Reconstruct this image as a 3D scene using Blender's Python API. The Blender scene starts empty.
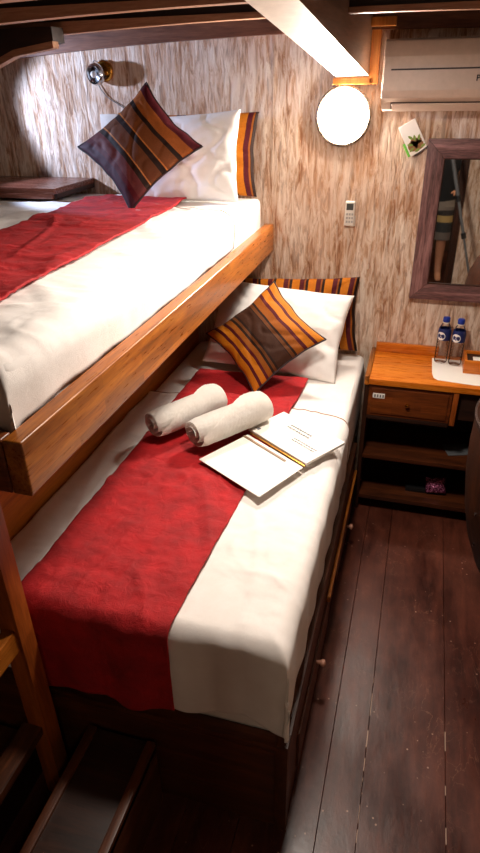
import bpy, bmesh, math, random
from mathutils import Vector, Matrix, Euler, noise

random.seed(7)
S = bpy.context.scene
COL = S.collection
PI = math.pi

# ------------------------------------------------------------------ helpers
def lin(c):
    return tuple((x / 12.92 if x <= .04045 else ((x + .055) / 1.055) ** 2.4) for x in c)


def rgb(r, g, b):
    return lin((r / 255, g / 255, b / 255)) + (1.0,)


class NT:
    """small wrapper to write node materials briefly"""
    def __init__(self, name):
        self.m = bpy.data.materials.new(name)
        self.m.use_nodes = True
        self.t = self.m.node_tree
        self.b = self.t.nodes['Principled BSDF']

    def n(self, typ, **kw):
        x = self.t.nodes.new(typ)
        for k, v in kw.items():
            if k.startswith('i_'):
                x.inputs[k[2:].replace('_', ' ')].default_value = v
            else:
                setattr(x, k, v)
        return x

    def l(self, a, b):
        self.t.links.new(a, b)

    def coords(self, scale=(1, 1, 1), kind='Object', rot=(0, 0, 0)):
        tc = self.n('ShaderNodeTexCoord')
        mp = self.n('ShaderNodeMapping')
        mp.inputs['Scale'].default_value = scale
        mp.inputs['Rotation'].default_value = rot
        self.l(tc.outputs[kind], mp.inputs['Vector'])
        return mp.outputs['Vector']

    def noise(self, vec, scale=5, detail=6, rough=.6, dist=0):
        x = self.n('ShaderNodeTexNoise')
        x.inputs['Scale'].default_value = scale
        x.inputs['Detail'].default_value = detail
        x.inputs['Roughness'].default_value = rough
        x.inputs['Distortion'].default_value = dist
        self.l(vec, x.inputs['Vector'])
        return x.outputs['Fac']

    def ramp(self, fac, stops, interp='LINEAR'):
        x = self.n('ShaderNodeValToRGB')
        e = x.color_ramp.elements
        x.color_ramp.interpolation = interp
        while len(e) < len(stops):
            e.new(.5)
        for i, (p, c) in enumerate(stops):
            e[i].position = p
            e[i].color = c
        self.l(fac, x.inputs['Fac'])
        return x.outputs['Color']

    def mix(self, fac, a, b, mode='MIX'):
        x = self.n('ShaderNodeMix', data_type='RGBA', blend_type=mode)
        for s, v in (('Factor', fac), ('A', a), ('B', b)):
            i = [k for k in x.inputs if k.name == s and (k.type == ('VALUE' if s == 'Factor' else 'RGBA'))][0]
            if hasattr(v, 'links'):
                self.l(v, i)
            else:
                i.default_value = v
        return [o for o in x.outputs if o.type == 'RGBA'][0]

    def bump(self, h, strength=.3, dist=.01):
        x = self.n('ShaderNodeBump')
        x.inputs['Strength'].default_value = strength
        x.inputs['Distance'].default_value = dist
        self.l(h, x.inputs['Height'])
        self.l(x.outputs['Normal'], self.b.inputs['Normal'])

    def set(self, **kw):
        for k, v in kw.items():
            i = self.b.inputs[k.replace('_', ' ')]
            if hasattr(v, 'links'):
                self.l(v, i)
            else:
                i.default_value = v
        return self.m


def plain(name, c, rough=.5, metal=0, var=.12, scale=30, **kw):
    t = NT(name)
    f = t.noise(t.coords(), scale, 4)
    d = tuple(x * (1 - var) for x in c[:3]) + (1,)
    t.set(Base_Color=t.ramp(f, [(.3, d), (.7, c)]), Roughness=rough, Metallic=metal, **kw)
    return t.m


def wood(name, dark, mid, light, axis='Y', rough=.35, fine=1.0, joint=0.0, bump=.15, spec=.5):
    t = NT(name)
    st = {'X': (1.2, 14, 14), 'Y': (14, 1.2, 14), 'Z': (14, 14, 1.2)}[axis]
    v = t.coords(tuple(s * fine for s in st))
    f = t.noise(v, 2.2, 9, .62, .6)
    g = t.noise(t.coords(tuple(s * fine * 4 for s in st)), 3.0, 4, .6)
    c = t.ramp(f, [(.28, dark), (.5, mid), (.72, light)])
    c = t.mix(.28, c, t.ramp(g, [(.35, dark), (.65, light)]), 'MIX')
    if joint:
        # finger-jointed laminated strips: blocks of slightly different tone
        tc = t.n('ShaderNodeTexCoord')
        mp = t.n('ShaderNodeMapping')
        rot = {'Y': (0, PI / 2, PI / 2), 'X': (PI / 2, 0, 0), 'Z': (0, 0, PI / 2)}[axis]
        sep = t.n('ShaderNodeSeparateXYZ')
        cmb = t.n('ShaderNodeCombineXYZ')
        t.l(tc.outputs['Object'], sep.inputs[0])
        t.l(sep.outputs[axis], cmb.inputs['X'])
        ad = t.n('ShaderNodeMath', operation='ADD')
        o = [a for a in 'XYZ' if a != axis]
        t.l(sep.outputs[o[0]], ad.inputs[0])
        t.l(sep.outputs[o[1]], ad.inputs[1])
        t.l(ad.outputs[0], cmb.inputs['Y'])
        br = t.n('ShaderNodeTexBrick', offset=.37)
        br.inputs['Scale'].default_value = 1
        br.inputs['Brick Width'].default_value = .34
        br.inputs['Row Height'].default_value = .031
        br.inputs['Mortar Size'].default_value = .0006
        br.inputs['Color1'].default_value = (.45, .45, .45, 1)
        br.inputs['Color2'].default_value = (1, 1, 1, 1)
        br.inputs['Mortar'].default_value = (.4, .4, .4, 1)
        t.l(cmb.outputs[0], br.inputs['Vector'])
        c = t.mix(joint, c, br.outputs['Color'], 'MULTIPLY')
    r = t.ramp(g, [(.2, (rough - .08,) * 3 + (1,)), (.8, (rough + .12,) * 3 + (1,))])
    t.set(Base_Color=c, Roughness=r)
    t.b.inputs['Specular IOR Level'].default_value = spec
    t.bump(f, bump, .004)
    return t.m


def fabric(name, c, c2=None, weave=900, rough=.9, sheen=.2, wr=.0, bump=.12):
    t = NT(name)
    v = t.coords()
    f = t.noise(v, 14, 5)
    w = t.noise(v, weave, 2)
    c2 = c2 or tuple(x * .9 for x in c[:3]) + (1,)
    t.set(Base_Color=t.ramp(f, [(.3, c2), (.7, c)]), Roughness=rough, Sheen_Weight=sheen)
    a = t.n('ShaderNodeMath', operation='ADD')
    t.l(w, a.inputs[0])
    m = t.n('ShaderNodeMath', operation='MULTIPLY')
    t.l(t.noise(v, 26, 5, .6, 1.2), m.inputs[0])
    m.inputs[1].default_value = wr
    t.l(m.outputs[0], a.inputs[1])
    t.bump(a.outputs[0], bump, .004)
    return t.m


def striped(name, stops, axis='X', purple=None):
    """woven stripes following the cushion's own UV; stops 0..1 across"""
    t = NT(name)
    tc = t.n('ShaderNodeTexCoord')
    sep = t.n('ShaderNodeSeparateXYZ')
    t.l(tc.outputs['UV'], sep.inputs[0])
    c = t.ramp(sep.outputs[axis], stops, 'CONSTANT')
    mp = t.n('ShaderNodeMapping')
    mp.inputs['Scale'].default_value = (60, 9, 1) if axis == 'Y' else (9, 60, 1)
    t.l(tc.outputs['UV'], mp.inputs['Vector'])
    f = t.noise(mp.outputs[0], 4, 5)
    c = t.mix(.55, c, t.ramp(f, [(.3, (.45, .4, .38, 1)), (.7, (1.25, 1.2, 1.1, 1))]), 'MULTIPLY')
    t.set(Base_Color=c, Roughness=.7)
    t.b.inputs['Specular IOR Level'].default_value = .2
    t.bump(f, .25, .003)
    return t.m


class MB:
    """collects shapes in world coordinates into one bmesh"""
    def __init__(self):
        self.bm = bmesh.new()

    def _bevel(self, geom_verts, bev, seg=2):
        es = set()
        for v in geom_verts:
            es.update(v.link_edges)
        bmesh.ops.bevel(self.bm, geom=list(es), offset=bev, segments=seg, profile=.7, affect='EDGES', clamp_overlap=True)

    def box(self, a, b, bev=0.004, seg=2, M=None):
        lo = [min(a[i], b[i]) for i in range(3)]
        hi = [max(a[i], b[i]) for i in range(3)]
        vs = [self.bm.verts.new((x, y, z)) for x in (lo[0], hi[0]) for y in (lo[1], hi[1]) for z in (lo[2], hi[2])]
        for q in ((0, 1, 3, 2), (4, 6, 7, 5), (0, 4, 5, 1), (2, 3, 7, 6), (0, 2, 6, 4), (1, 5, 7, 3)):
            self.bm.faces.new([vs[i] for i in q])
        if M:
            for v in vs:
                v.co = M @ v.co
        if bev:
            self._bevel(vs, min(bev, .45 * min(hi[i] - lo[i] for i in range(3))), seg)
        return self

    def prism(self, pts, d, bev=0.0, seg=2):
        """closed outline of 3-D points pushed along vector d"""
        d = Vector(d)
        a = [self.bm.verts.new(p) for p in pts]
        b = [self.bm.verts.new(Vector(p) + d) for p in pts]
        n = len(pts)
        self.bm.faces.new(a[::-1])
        self.bm.faces.new(b)
        for i in range(n):
            self.bm.faces.new((a[i], a[(i + 1) % n], b[(i + 1) % n], b[i]))
        if bev:
            self._bevel(a + b, bev, seg)
        return self

    def rings(self, rings, cap=True, closed=True):
        rv = [[self.bm.verts.new(p) for p in r] for r in rings]
        n = len(rv[0])
        for i in range(len(rv) - 1):
            for j in range(n if closed else n - 1):
                k = (j + 1) % n
                self.bm.faces.new((rv[i][j], rv[i][k], rv[i + 1][k], rv[i + 1][j]))
        if cap and closed:
            self.bm.faces.new(rv[0][::-1])
            self.bm.faces.new(rv[-1])
        return self

    def tube(self, pts, r, seg=10, cap=True):
        pts = [Vector(p) for p in pts]
        rs = r if isinstance(r, (list, tuple)) else [r] * len(pts)
        rings = []
        up = None
        for i, p in enumerate(pts):
            t = (pts[min(i + 1, len(pts) - 1)] - pts[max(i - 1, 0)]).normalized()
            if up is None:
                up = Vector((0, 0, 1)) if abs(t.z) < .9 else Vector((1, 0, 0))
            x = t.cross(up).normalized()
            y = x.cross(t).normalized()
            up = y
            rings.append([p + (x * math.cos(2 * PI * k / seg) + y * math.sin(2 * PI * k / seg)) * rs[i] for k in range(seg)])
        return self.rings(rings, cap)

    def lathe(self, prof, o=(0, 0, 0), seg=32, axis=(0, 0, 1), cap=True):
        """prof: (radius, height) pairs about axis from o"""
        o = Vector(o)
        a = Vector(axis).normalized()
        x = a.orthogonal().normalized()
        y = a.cross(x)
        rings = [[o + a * h + (x * math.cos(2 * PI * k / seg) + y * math.sin(2 * PI * k / seg)) * max(r, 1e-4) for k in range(seg)] for r, h in prof]
        return self.rings(rings, cap)

    def ball(self, c, r, sc=(1, 1, 1), seg=20):
        m = Matrix.Translation(c) @ Matrix.Diagonal((r * sc[0], r * sc[1], r * sc[2], 1))
        bmesh.ops.create_uvsphere(self.bm, u_segments=seg, v_segments=seg // 2 + 2, radius=1, matrix=m)
        return self


def link(name, me, mat, parent=None, angle=40, root_base=True):
    if mat:
        me.materials.append(mat)
    for p in me.polygons:
        p.use_smooth = True
    me.set_sharp_from_angle(angle=math.radians(angle))
    o = bpy.data.objects.new(name, me)
    COL.objects.link(o)
    if parent is not None:
        # vertices come in world coordinates; parents carry location and rotation only at the root
        w = Matrix.Identity(4)
        p = parent
        while p is not None:
            w = p.matrix_basis @ w
            p = p.parent
        me.transform(w.inverted())
        o.parent = parent
    elif root_base:
        xs = [v.co for v in me.vertices]
        c = Vector(((min(v.x for v in xs) + max(v.x for v in xs)) / 2, (min(v.y for v in xs) + max(v.y for v in xs)) / 2, min(v.z for v in xs)))
        me.transform(Matrix.Translation(-c))
        o.location = c
    return o


def obj(name, mb, mat, parent=None, angle=40):
    bm = mb.bm if isinstance(mb, MB) else mb
    bmesh.ops.recalc_face_normals(bm, faces=bm.faces[:])
    me = bpy.data.meshes.new(name)
    bm.to_mesh(me)
    bm.free()
    return link(name, me, mat, parent, angle)


def tag(o, label, cat, group=None):
    o['label'] = label
    o['category'] = cat
    if group:
        o['group'] = group
    return o


def thing(name, label, cat, loc, group=None):
    o = bpy.data.objects.new(name, None)
    o.empty_display_size = .05
    COL.objects.link(o)
    o.location = loc
    return tag(o, label, cat, group)


def struct(name, mb, mat, parent=None, angle=40):
    o = obj(name, mb, mat, parent, angle)
    if parent is None:
        o['kind'] = 'structure'
    return o


def B(a, b, bev=.004, seg=2, M=None):
    return MB().box(a, b, bev, seg, M)


# ------------------------------------------------------------------ materials
M = {}
M['teak'] = wood('varnished_teak', rgb(96, 44, 10), rgb(172, 92, 26), rgb(214, 134, 48), 'Y', .3, joint=.75)
M['teak_x'] = wood('varnished_teak_across', rgb(70, 30, 10), rgb(120, 56, 20), rgb(160, 84, 32), 'X', .35, joint=.6)
M['teak_z'] = wood('varnished_teak_upright', rgb(92, 40, 12), rgb(150, 72, 24), rgb(186, 100, 36), 'Z', .35)
M['panel'] = wood('amber_panel', rgb(140, 74, 16), rgb(190, 112, 30), rgb(214, 136, 44), 'Y', .4)
M['top'] = wood('orange_table_top', rgb(150, 66, 8), rgb(204, 106, 20), rgb(232, 142, 44), 'X', .28, .8)
M['brown'] = wood('brown_bed_wood', rgb(34, 15, 7), rgb(70, 32, 13), rgb(104, 52, 22), 'X', .38)
M['brown_y'] = wood('brown_side_wood', rgb(34, 15, 7), rgb(66, 32, 13), rgb(100, 52, 22), 'Y', .38)
M['dark'] = wood('dark_shelf_wood', rgb(22, 11, 6), rgb(42, 20, 10), rgb(64, 32, 15), 'X', .5)
M['dark_z'] = wood('dark_cabinet_wood', rgb(22, 10, 5), rgb(48, 23, 11), rgb(84, 42, 19), 'Z', .55, spec=.25)
M['beam'] = wood('dark_ceiling_beam', rgb(16, 9, 7), rgb(32, 18, 12), rgb(60, 34, 21), 'X', .5, bump=.3)
M['beam_lit_edge'] = wood('painted_lit_edge', rgb(104, 66, 46), rgb(156, 108, 78), rgb(190, 142, 106), 'X', .5)  # pale tone paints in light on beam and knee undersides
M['trimwood'] = wood('red_brown_trim', rgb(64, 34, 22), rgb(110, 66, 44), rgb(146, 94, 66), 'X', .45)
M['honey'] = wood('honey_frame_wood', rgb(150, 80, 24), rgb(190, 112, 40), rgb(214, 146, 66), 'Z', .45)
M['mirror_frame'] = wood('purple_brown_frame', rgb(40, 22, 22), rgb(92, 56, 54), rgb(172, 126, 122), 'Z', .45, 1.4, bump=.4)
M['mirror_frame_x'] = wood('purple_brown_frame_across', rgb(40, 22, 22), rgb(92, 56, 54), rgb(172, 126, 122), 'X', .45, 1.4, bump=.4)
M['shelfwood'] = wood('bunk_ledge_wood', rgb(70, 34, 24), rgb(104, 58, 44), rgb(140, 88, 70), 'X', .25)
M['linen'] = fabric('white_bed_linen', rgb(238, 233, 228), rgb(230, 224, 218), bump=.06, wr=.6)
M['linen2'] = fabric('white_top_sheet', rgb(238, 232, 227), rgb(231, 224, 217), bump=.2, wr=1.6)
M['pillow'] = fabric('white_pillowcase', rgb(242, 238, 234), rgb(233, 228, 223), bump=.06, wr=.5)
M['button'] = plain('pale_grey_button', rgb(168, 162, 156), .5)
M['fold_shade'] = fabric('fold_shade_brown', rgb(150, 104, 72))  # brown for the painted shadow line at the sheet folds
M['towel'] = fabric('terry_towel', rgb(250, 246, 240), rgb(242, 236, 228), weave=420, bump=.2)
M['red'] = fabric('red_runner_cloth', rgb(186, 8, 18), rgb(142, 4, 12), weave=500, rough=.8, sheen=.0, wr=2.6, bump=.55)
M['white_plastic'] = plain('white_plastic', rgb(224, 214, 202), .4)
M['ac_plastic'] = plain('aircon_plastic', rgb(204, 178, 158), .45)
M['ac_dark'] = plain('aircon_gap', rgb(60, 44, 40), .6)
M['black'] = plain('black_plastic', rgb(22, 22, 24), .45)
M['blackmat'] = plain('black_cloth', rgb(20, 20, 24), .9)
M['grey'] = plain('grey_plastic', rgb(96, 98, 100), .5)
M['chrome'] = plain('chrome', rgb(205, 208, 214), .15, 1, .05)
M['brass'] = plain('brass', rgb(200, 142, 60), .25, 1)
M['rim'] = plain('lamp_rim_metal', rgb(92, 76, 62), .5, .3)
M['blue_cap'] = plain('blue_bottle_cap', rgb(24, 52, 150), .4)
M['blue_label'] = plain('dark_blue_label', rgb(18, 34, 92), .45)
M['paper'] = plain('white_paper', rgb(244, 240, 232), .7, var=.03)
M['print'] = plain('grey_print', rgb(120, 120, 122), .8)
M['bar'] = plain('spine_slit_shade', rgb(150, 120, 92), .5)
M['green'] = plain('green_print', rgb(104, 186, 52), .6)
M['leaf'] = plain('leaf_print', rgb(126, 150, 62), .6)
M['brownprint'] = plain('brown_fruit_print', rgb(140, 92, 48), .6)
M['pink'] = plain('pinkish_knob', rgb(196, 140, 116), .4)
M['skin'] = plain('skin', rgb(196, 134, 100), .55, var=.08)
M['hair'] = plain('dark_hair', rgb(28, 20, 16), .7)
M['blue_screen'] = plain('remote_screen', rgb(70, 74, 70), .3)
M['hull'] = plain('dark_hull_wall', rgb(92, 62, 44), .7)


def wall_mat():
    t = NT('whitewashed_bark_wall')
    v = t.coords((34, 34, 5.5))
    v2 = t.coords((16, 16, 2.2), rot=(0, .12, 0))
    f = t.noise(v, 1.6, 10, .68, .9)
    g = t.noise(v2, 1.3, 7, .6, .7)
    big = t.noise(t.coords((1, 1, .7)), 2.4, 4)
    cream = rgb(238, 220, 202)
    tan = rgb(190, 146, 112)
    brn = rgb(116, 70, 40)
    c1 = t.ramp(f, [(.39, brn), (.455, tan), (.56, cream)])
    c2 = t.ramp(g, [(.36, rgb(140, 88, 52)), (.46, rgb(204, 166, 134)), (.57, cream)])
    c = t.mix(.45, c1, c2)
    c = t.mix(t.ramp(big, [(.5, (0, 0, 0, 1)), (.72, (.4, .4, .4, 1))]), c, rgb(192, 122, 66))
    t.set(Base_Color=c, Roughness=.75)
    a = t.n('ShaderNodeMath', operation='ADD')
    t.l(f, a.inputs[0])
    t.l(g, a.inputs[1])
    t.bump(a.outputs[0], .75, .02)
    return t.m


M['wall'] = wall_mat()


def floor_mat():
    t = NT('red_brown_plank_floor')
    v = t.coords((10, 1.3, 9))
    f = t.noise(v, 2.5, 9, .65, .5)
    p = t.noise(t.coords((1, .5, 1)), 5, 7, .65)
    c = t.ramp(f, [(.3, rgb(46, 18, 12)), (.52, rgb(80, 37, 26)), (.75, rgb(114, 60, 43))])
    c = t.mix(.5, c, t.ramp(p, [(.38, rgb(36, 14, 10)), (.66, rgb(112, 60, 43))]))
    sp = t.n('ShaderNodeTexVoronoi')
    sp.inputs['Scale'].default_value = 30
    t.l(t.coords(), sp.inputs['Vector'])
    spk = t.ramp(sp.outputs['Distance'], [(.06, (1, 1, 1, 1)), (.11, (0, 0, 0, 1))])
    nb = t.noise(t.coords(), 6, 3)
    spm = t.mix(1.0, spk, t.ramp(nb, [(.5, (0, 0, 0, 1)), (.6, (1, 1, 1, 1))]), 'MULTIPLY')
    c = t.mix(spm, c, rgb(176, 140, 122))
    sc = t.noise(t.coords((1, .45, 1), rot=(0, 0, .25)), 9, 5, .55, 2.5)
    line = t.ramp(sc, [(.490, (0, 0, 0, 1)), (.4985, (1, 1, 1, 1)), (.5015, (1, 1, 1, 1)), (.510, (0, 0, 0, 1))])
    lm_ = t.mix(1.0, line, t.ramp(t.noise(t.coords(), 3.5, 4), [(.5, (0, 0, 0, 1)), (.68, (.55, .55, .55, 1))]), 'MULTIPLY')
    c = t.mix(lm_, c, rgb(150, 106, 88))
    wear = t.noise(t.coords((1, .6, 1)), 16, 8, .75)
    c = t.mix(.4, c, t.ramp(wear, [(.35, (.35, .3, .3, 1)), (.65, (1.3, 1.25, 1.2, 1))]), 'MULTIPLY')
    t.set(Base_Color=c, Roughness=t.ramp(p, [(.3, (.27,) * 3 + (1,)), (.7, (.44,) * 3 + (1,))]))
    t.b.inputs['Specular IOR Level'].default_value = .4
    t.bump(p, .45, .006)
    return t.m


M['floor'] = floor_mat()
M['gap'] = plain('floor_seam', rgb(40, 20, 15), .8)
M['seam_light'] = plain('pale_seam_filler', rgb(170, 140, 120), .6)

gold, dgold = rgb(190, 112, 18), rgb(140, 76, 14)
dbr, mar, mbr = rgb(36, 18, 10), rgb(78, 16, 26), rgb(98, 54, 18)
M['cushion'] = striped('gold_brown_stripes', [(0, gold), (.09, mar), (.13, gold), (.2, mar), (.235, dgold), (.3, dbr), (.33, mbr), (.36, dbr), (.39, rgb(58, 30, 14)), (.57, dbr), (.58, mbr), (.62, dbr), (.645, dgold), (.74, mar), (.785, gold), (.87, mar), (.91, gold)], 'X')
M['cushion2'] = striped('brown_stripes_plum_lit', [(0, rgb(62, 24, 40)), (.1, mar), (.16, rgb(92, 40, 40)), (.27, dbr), (.33, rgb(176, 110, 60)), (.345, rgb(96, 52, 26)), (.5, dbr), (.56, rgb(176, 104, 48)), (.575, rgb(112, 60, 26)), (.72, dbr), (.77, rgb(156, 84, 34)), (.9, mar)], 'X')  # plum end bands paint in the cold light from the left
_st = []
for i in range(8):
    _st += [(i / 8, gold), (i / 8 + .056, mar), (i / 8 + .09, dgold), (i / 8 + .104, dbr)]
M['sham'] = striped('orange_maroon_stripes', [(a, b) for a, b in _st][:32], 'X')


def emis(name, c, s):
    t = NT(name)
    t.set(Base_Color=c, Emission_Color=c, Emission_Strength=s, Roughness=.4)
    return t.m


def clear_mat(name, tint=(1, 1, 1, 1), amount=.82, rough=.05):
    t = NT(name)
    t.set(Base_Color=(.9, .92, .95, 1), Roughness=rough)
    tr = t.n('ShaderNodeBsdfTransparent')
    tr.inputs['Color'].default_value = tint
    fr = t.n('ShaderNodeFresnel')
    fr.inputs['IOR'].default_value = 1.18
    gl = t.n('ShaderNodeBsdfGlossy')
    gl.inputs['Roughness'].default_value = rough
    mx = t.n('ShaderNodeMixShader')
    t.l(fr.outputs[0], mx.inputs[0])
    t.l(tr.outputs[0], mx.inputs[1])
    t.l(gl.outputs[0], mx.inputs[2])
    out = t.t.nodes['Material Output']
    t.l(mx.outputs[0], out.inputs['Surface'])
    t.t.nodes.remove(t.b)
    return t.m


M['pet'] = clear_mat('clear_bottle_plastic', (.93, .92, .92, 1))
mt = NT('mirror_glass')
mt.set(Base_Color=(.92, .92, .9, 1), Metallic=1.0, Roughness=.02)
M['mirror'] = mt.m

# ------------------------------------------------------------------ room shell
WY = 2.85                                    # back wall
XL, XR = -2.55, 1.15                         # hull wall, right wall
CZ = 2.16                                    # ceiling boards
struct('wall_back', B((XL - .1, WY, -.05), (XR + .1, WY + .1, CZ + .15), 0), M['wall'])
struct('wall_left', B((XL - .1, -2.6, -.05), (XL, WY, CZ + .15), 0), M['hull'])
struct('wall_right', B((XR, -2.6, -.05), (XR + .1, WY, CZ + .15), 0), M['wall'])
struct('ceiling', B((XL, -2.6, CZ), (XR, WY, CZ + .1), 0), M['beam'])
struct('wall_front', MB().box((.36, -.72, 0), (XR, -.62, CZ), 0).box((XL, -.72, 0), (-.75, -.62, CZ), 0), M['wall'])
struct('wall_corridor', B((XL, -2.6, -.05), (XR, -2.5, CZ + .1), 0), M['hull'])
struct('trim_2', MB().box((.29, -.74, 0), (.36, -.60, CZ), .006).box((-.82, -.74, 0), (-.75, -.60, CZ), .006), M['dark_z'])

seams = [-2.6, -2.3, -2.02, -1.76, -1.5, -1.22, -.98, -.72, -.46, -.3, -.076, .036, .28, .52, .78, 1.16]
fl = MB()
for a, b in zip(seams[:-1], seams[1:]):
    fl.box((a + .0006, -2.6, -.04), (b - .0006, WY, 0), .001, 1)
struct('floor', fl, M['floor'])
struct('trim_3', B((XL, -2.6, -.06), (XR, WY, -.03), 0), M['gap'])
sl = MB()                                     # pale worn filler left in two of the seams
for x, y0, y1 in ((.036, .95, 1.62), (.28, .7, 1.35)):
    y = y0
    while y < y1:
        L = random.uniform(.01, .09)
        sl.box((x - random.uniform(.0004, .002), y, -.006), (x + random.uniform(.0004, .002), y + L, .0004), 0)
        y += L + random.uniform(.01, .13)
struct('trim_4', sl, M['seam_light'])


def camber(x):
    return -.024 * (x + .35) ** 2


def arched(x0, x1, y0, y1, z0, z1, n=26):
    """beam along X that follows the deck camber"""
    rings = []
    for i in range(n + 1):
        x = x0 + (x1 - x0) * i / n
        c = camber(x)
        rings.append([(x, y0, z0 + c), (x, y1, z0 + c), (x, y1, z1), (x, y0, z1)])
    return MB().rings(rings)


k = 5
for y, z in ((1.02, 2.055), (1.44, 2.065), (1.86, 2.072), (2.36, 2.078)):
    struct('trim_%d' % k, arched(XL, XR, y, y + .09, z, CZ + .01), M['beam'])
    struct('trim_%d' % (k + 1), arched(XL, XR, y - .012, y + .03, z - .014, z + .002), M['beam_lit_edge'])  # pale strip stands for the lit underside of the beam
    k += 2
# board where wall and ceiling meet
rings = []
for i in range(27):
    x = XL + (XR - XL) * i / 26
    c = camber(x)
    rings.append([(x, WY - .035, 2.046 + c), (x, WY + .01, 2.046 + c), (x, WY + .01, CZ + .02), (x, WY - .035, CZ + .02)])
struct('trim_13', MB().rings(rings), M['trimwood'])
# vertical joint strip of the wall panels
struct('trim_14', B((-.670, WY - .0015, 1.2), (-.6665, WY + .01, 2.05), .0005), M['wall'])

# white painted sloping deck beam, its honey coloured frame on the wall
bx = lambda y, x: x - .075 * (WY - y)
bz = lambda y: 1.888 + .146 * (WY - y)
rings = []
for i in range(11):
    y = WY + .02 - 1.75 * i / 10
    rings.append([(bx(y, -.40), y, bz(y)), (bx(y, -.27), y, bz(y)), (bx(y, -.27), y, max(CZ + .02, bz(y) + .05)), (bx(y, -.40), y, max(CZ + .02, bz(y) + .05))])
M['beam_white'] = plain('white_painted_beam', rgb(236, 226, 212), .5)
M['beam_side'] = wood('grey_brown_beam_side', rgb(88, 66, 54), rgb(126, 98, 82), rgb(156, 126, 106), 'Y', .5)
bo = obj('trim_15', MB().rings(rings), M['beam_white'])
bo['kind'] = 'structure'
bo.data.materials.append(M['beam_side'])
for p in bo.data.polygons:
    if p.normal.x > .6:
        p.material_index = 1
fr = MB()
fr.box((-.415, WY - .03, 1.862), (-.25, WY + .01, 1.888), .004)
fr.box((-.272, WY - .03, 1.862), (-.235, WY + .01, 2.06), .004)
fr.box((-.285, WY - .06, 2.055), (-.18, WY + .01, 2.085), .004)
struct('trim_16', fr, M['honey'])

# dark knee board under the ceiling at the upper left, lit edge below painted pale
kp = [(-1.62, 2.005), (-1.45, 2.03), (-1.45, 2.06), (-2.54, 2.06), (-2.54, 1.74), (-1.80, 1.905)]
KY = 2.26
kp = [(-2.54, 1.70), (-1.62, 1.947), (-1.50, 1.99), (-1.335, 2.012), (-1.335, 2.06), (-2.54, 2.06)]
struct('trim_17', MB().prism([(x, KY, z) for x, z in kp], (0, .08, 0), .003), M['beam'])
ke = [(-2.54, 1.70), (-1.62, 1.947), (-1.50, 1.99), (-1.335, 2.012)]
struct('trim_18', MB().prism([(x, KY - .006, z + .004) for x, z in ke] + [(x, KY - .006, z - .018) for x, z in ke[::-1]], (0, .04, 0)), M['beam_lit_edge'])

# ------------------------------------------------------------------ cloth builders
def bend(t, r):
    if t <= 0:
        return t, 0.0
    if t < r * PI / 2:
        return r * math.sin(t / r), -(r - r * math.cos(t / r))
    return r, -(r + t - r * PI / 2)


def fbm(x, y, z, o=4):
    return noise.fractal(Vector((x, y, z)), .8, 2.1, o)


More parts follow.
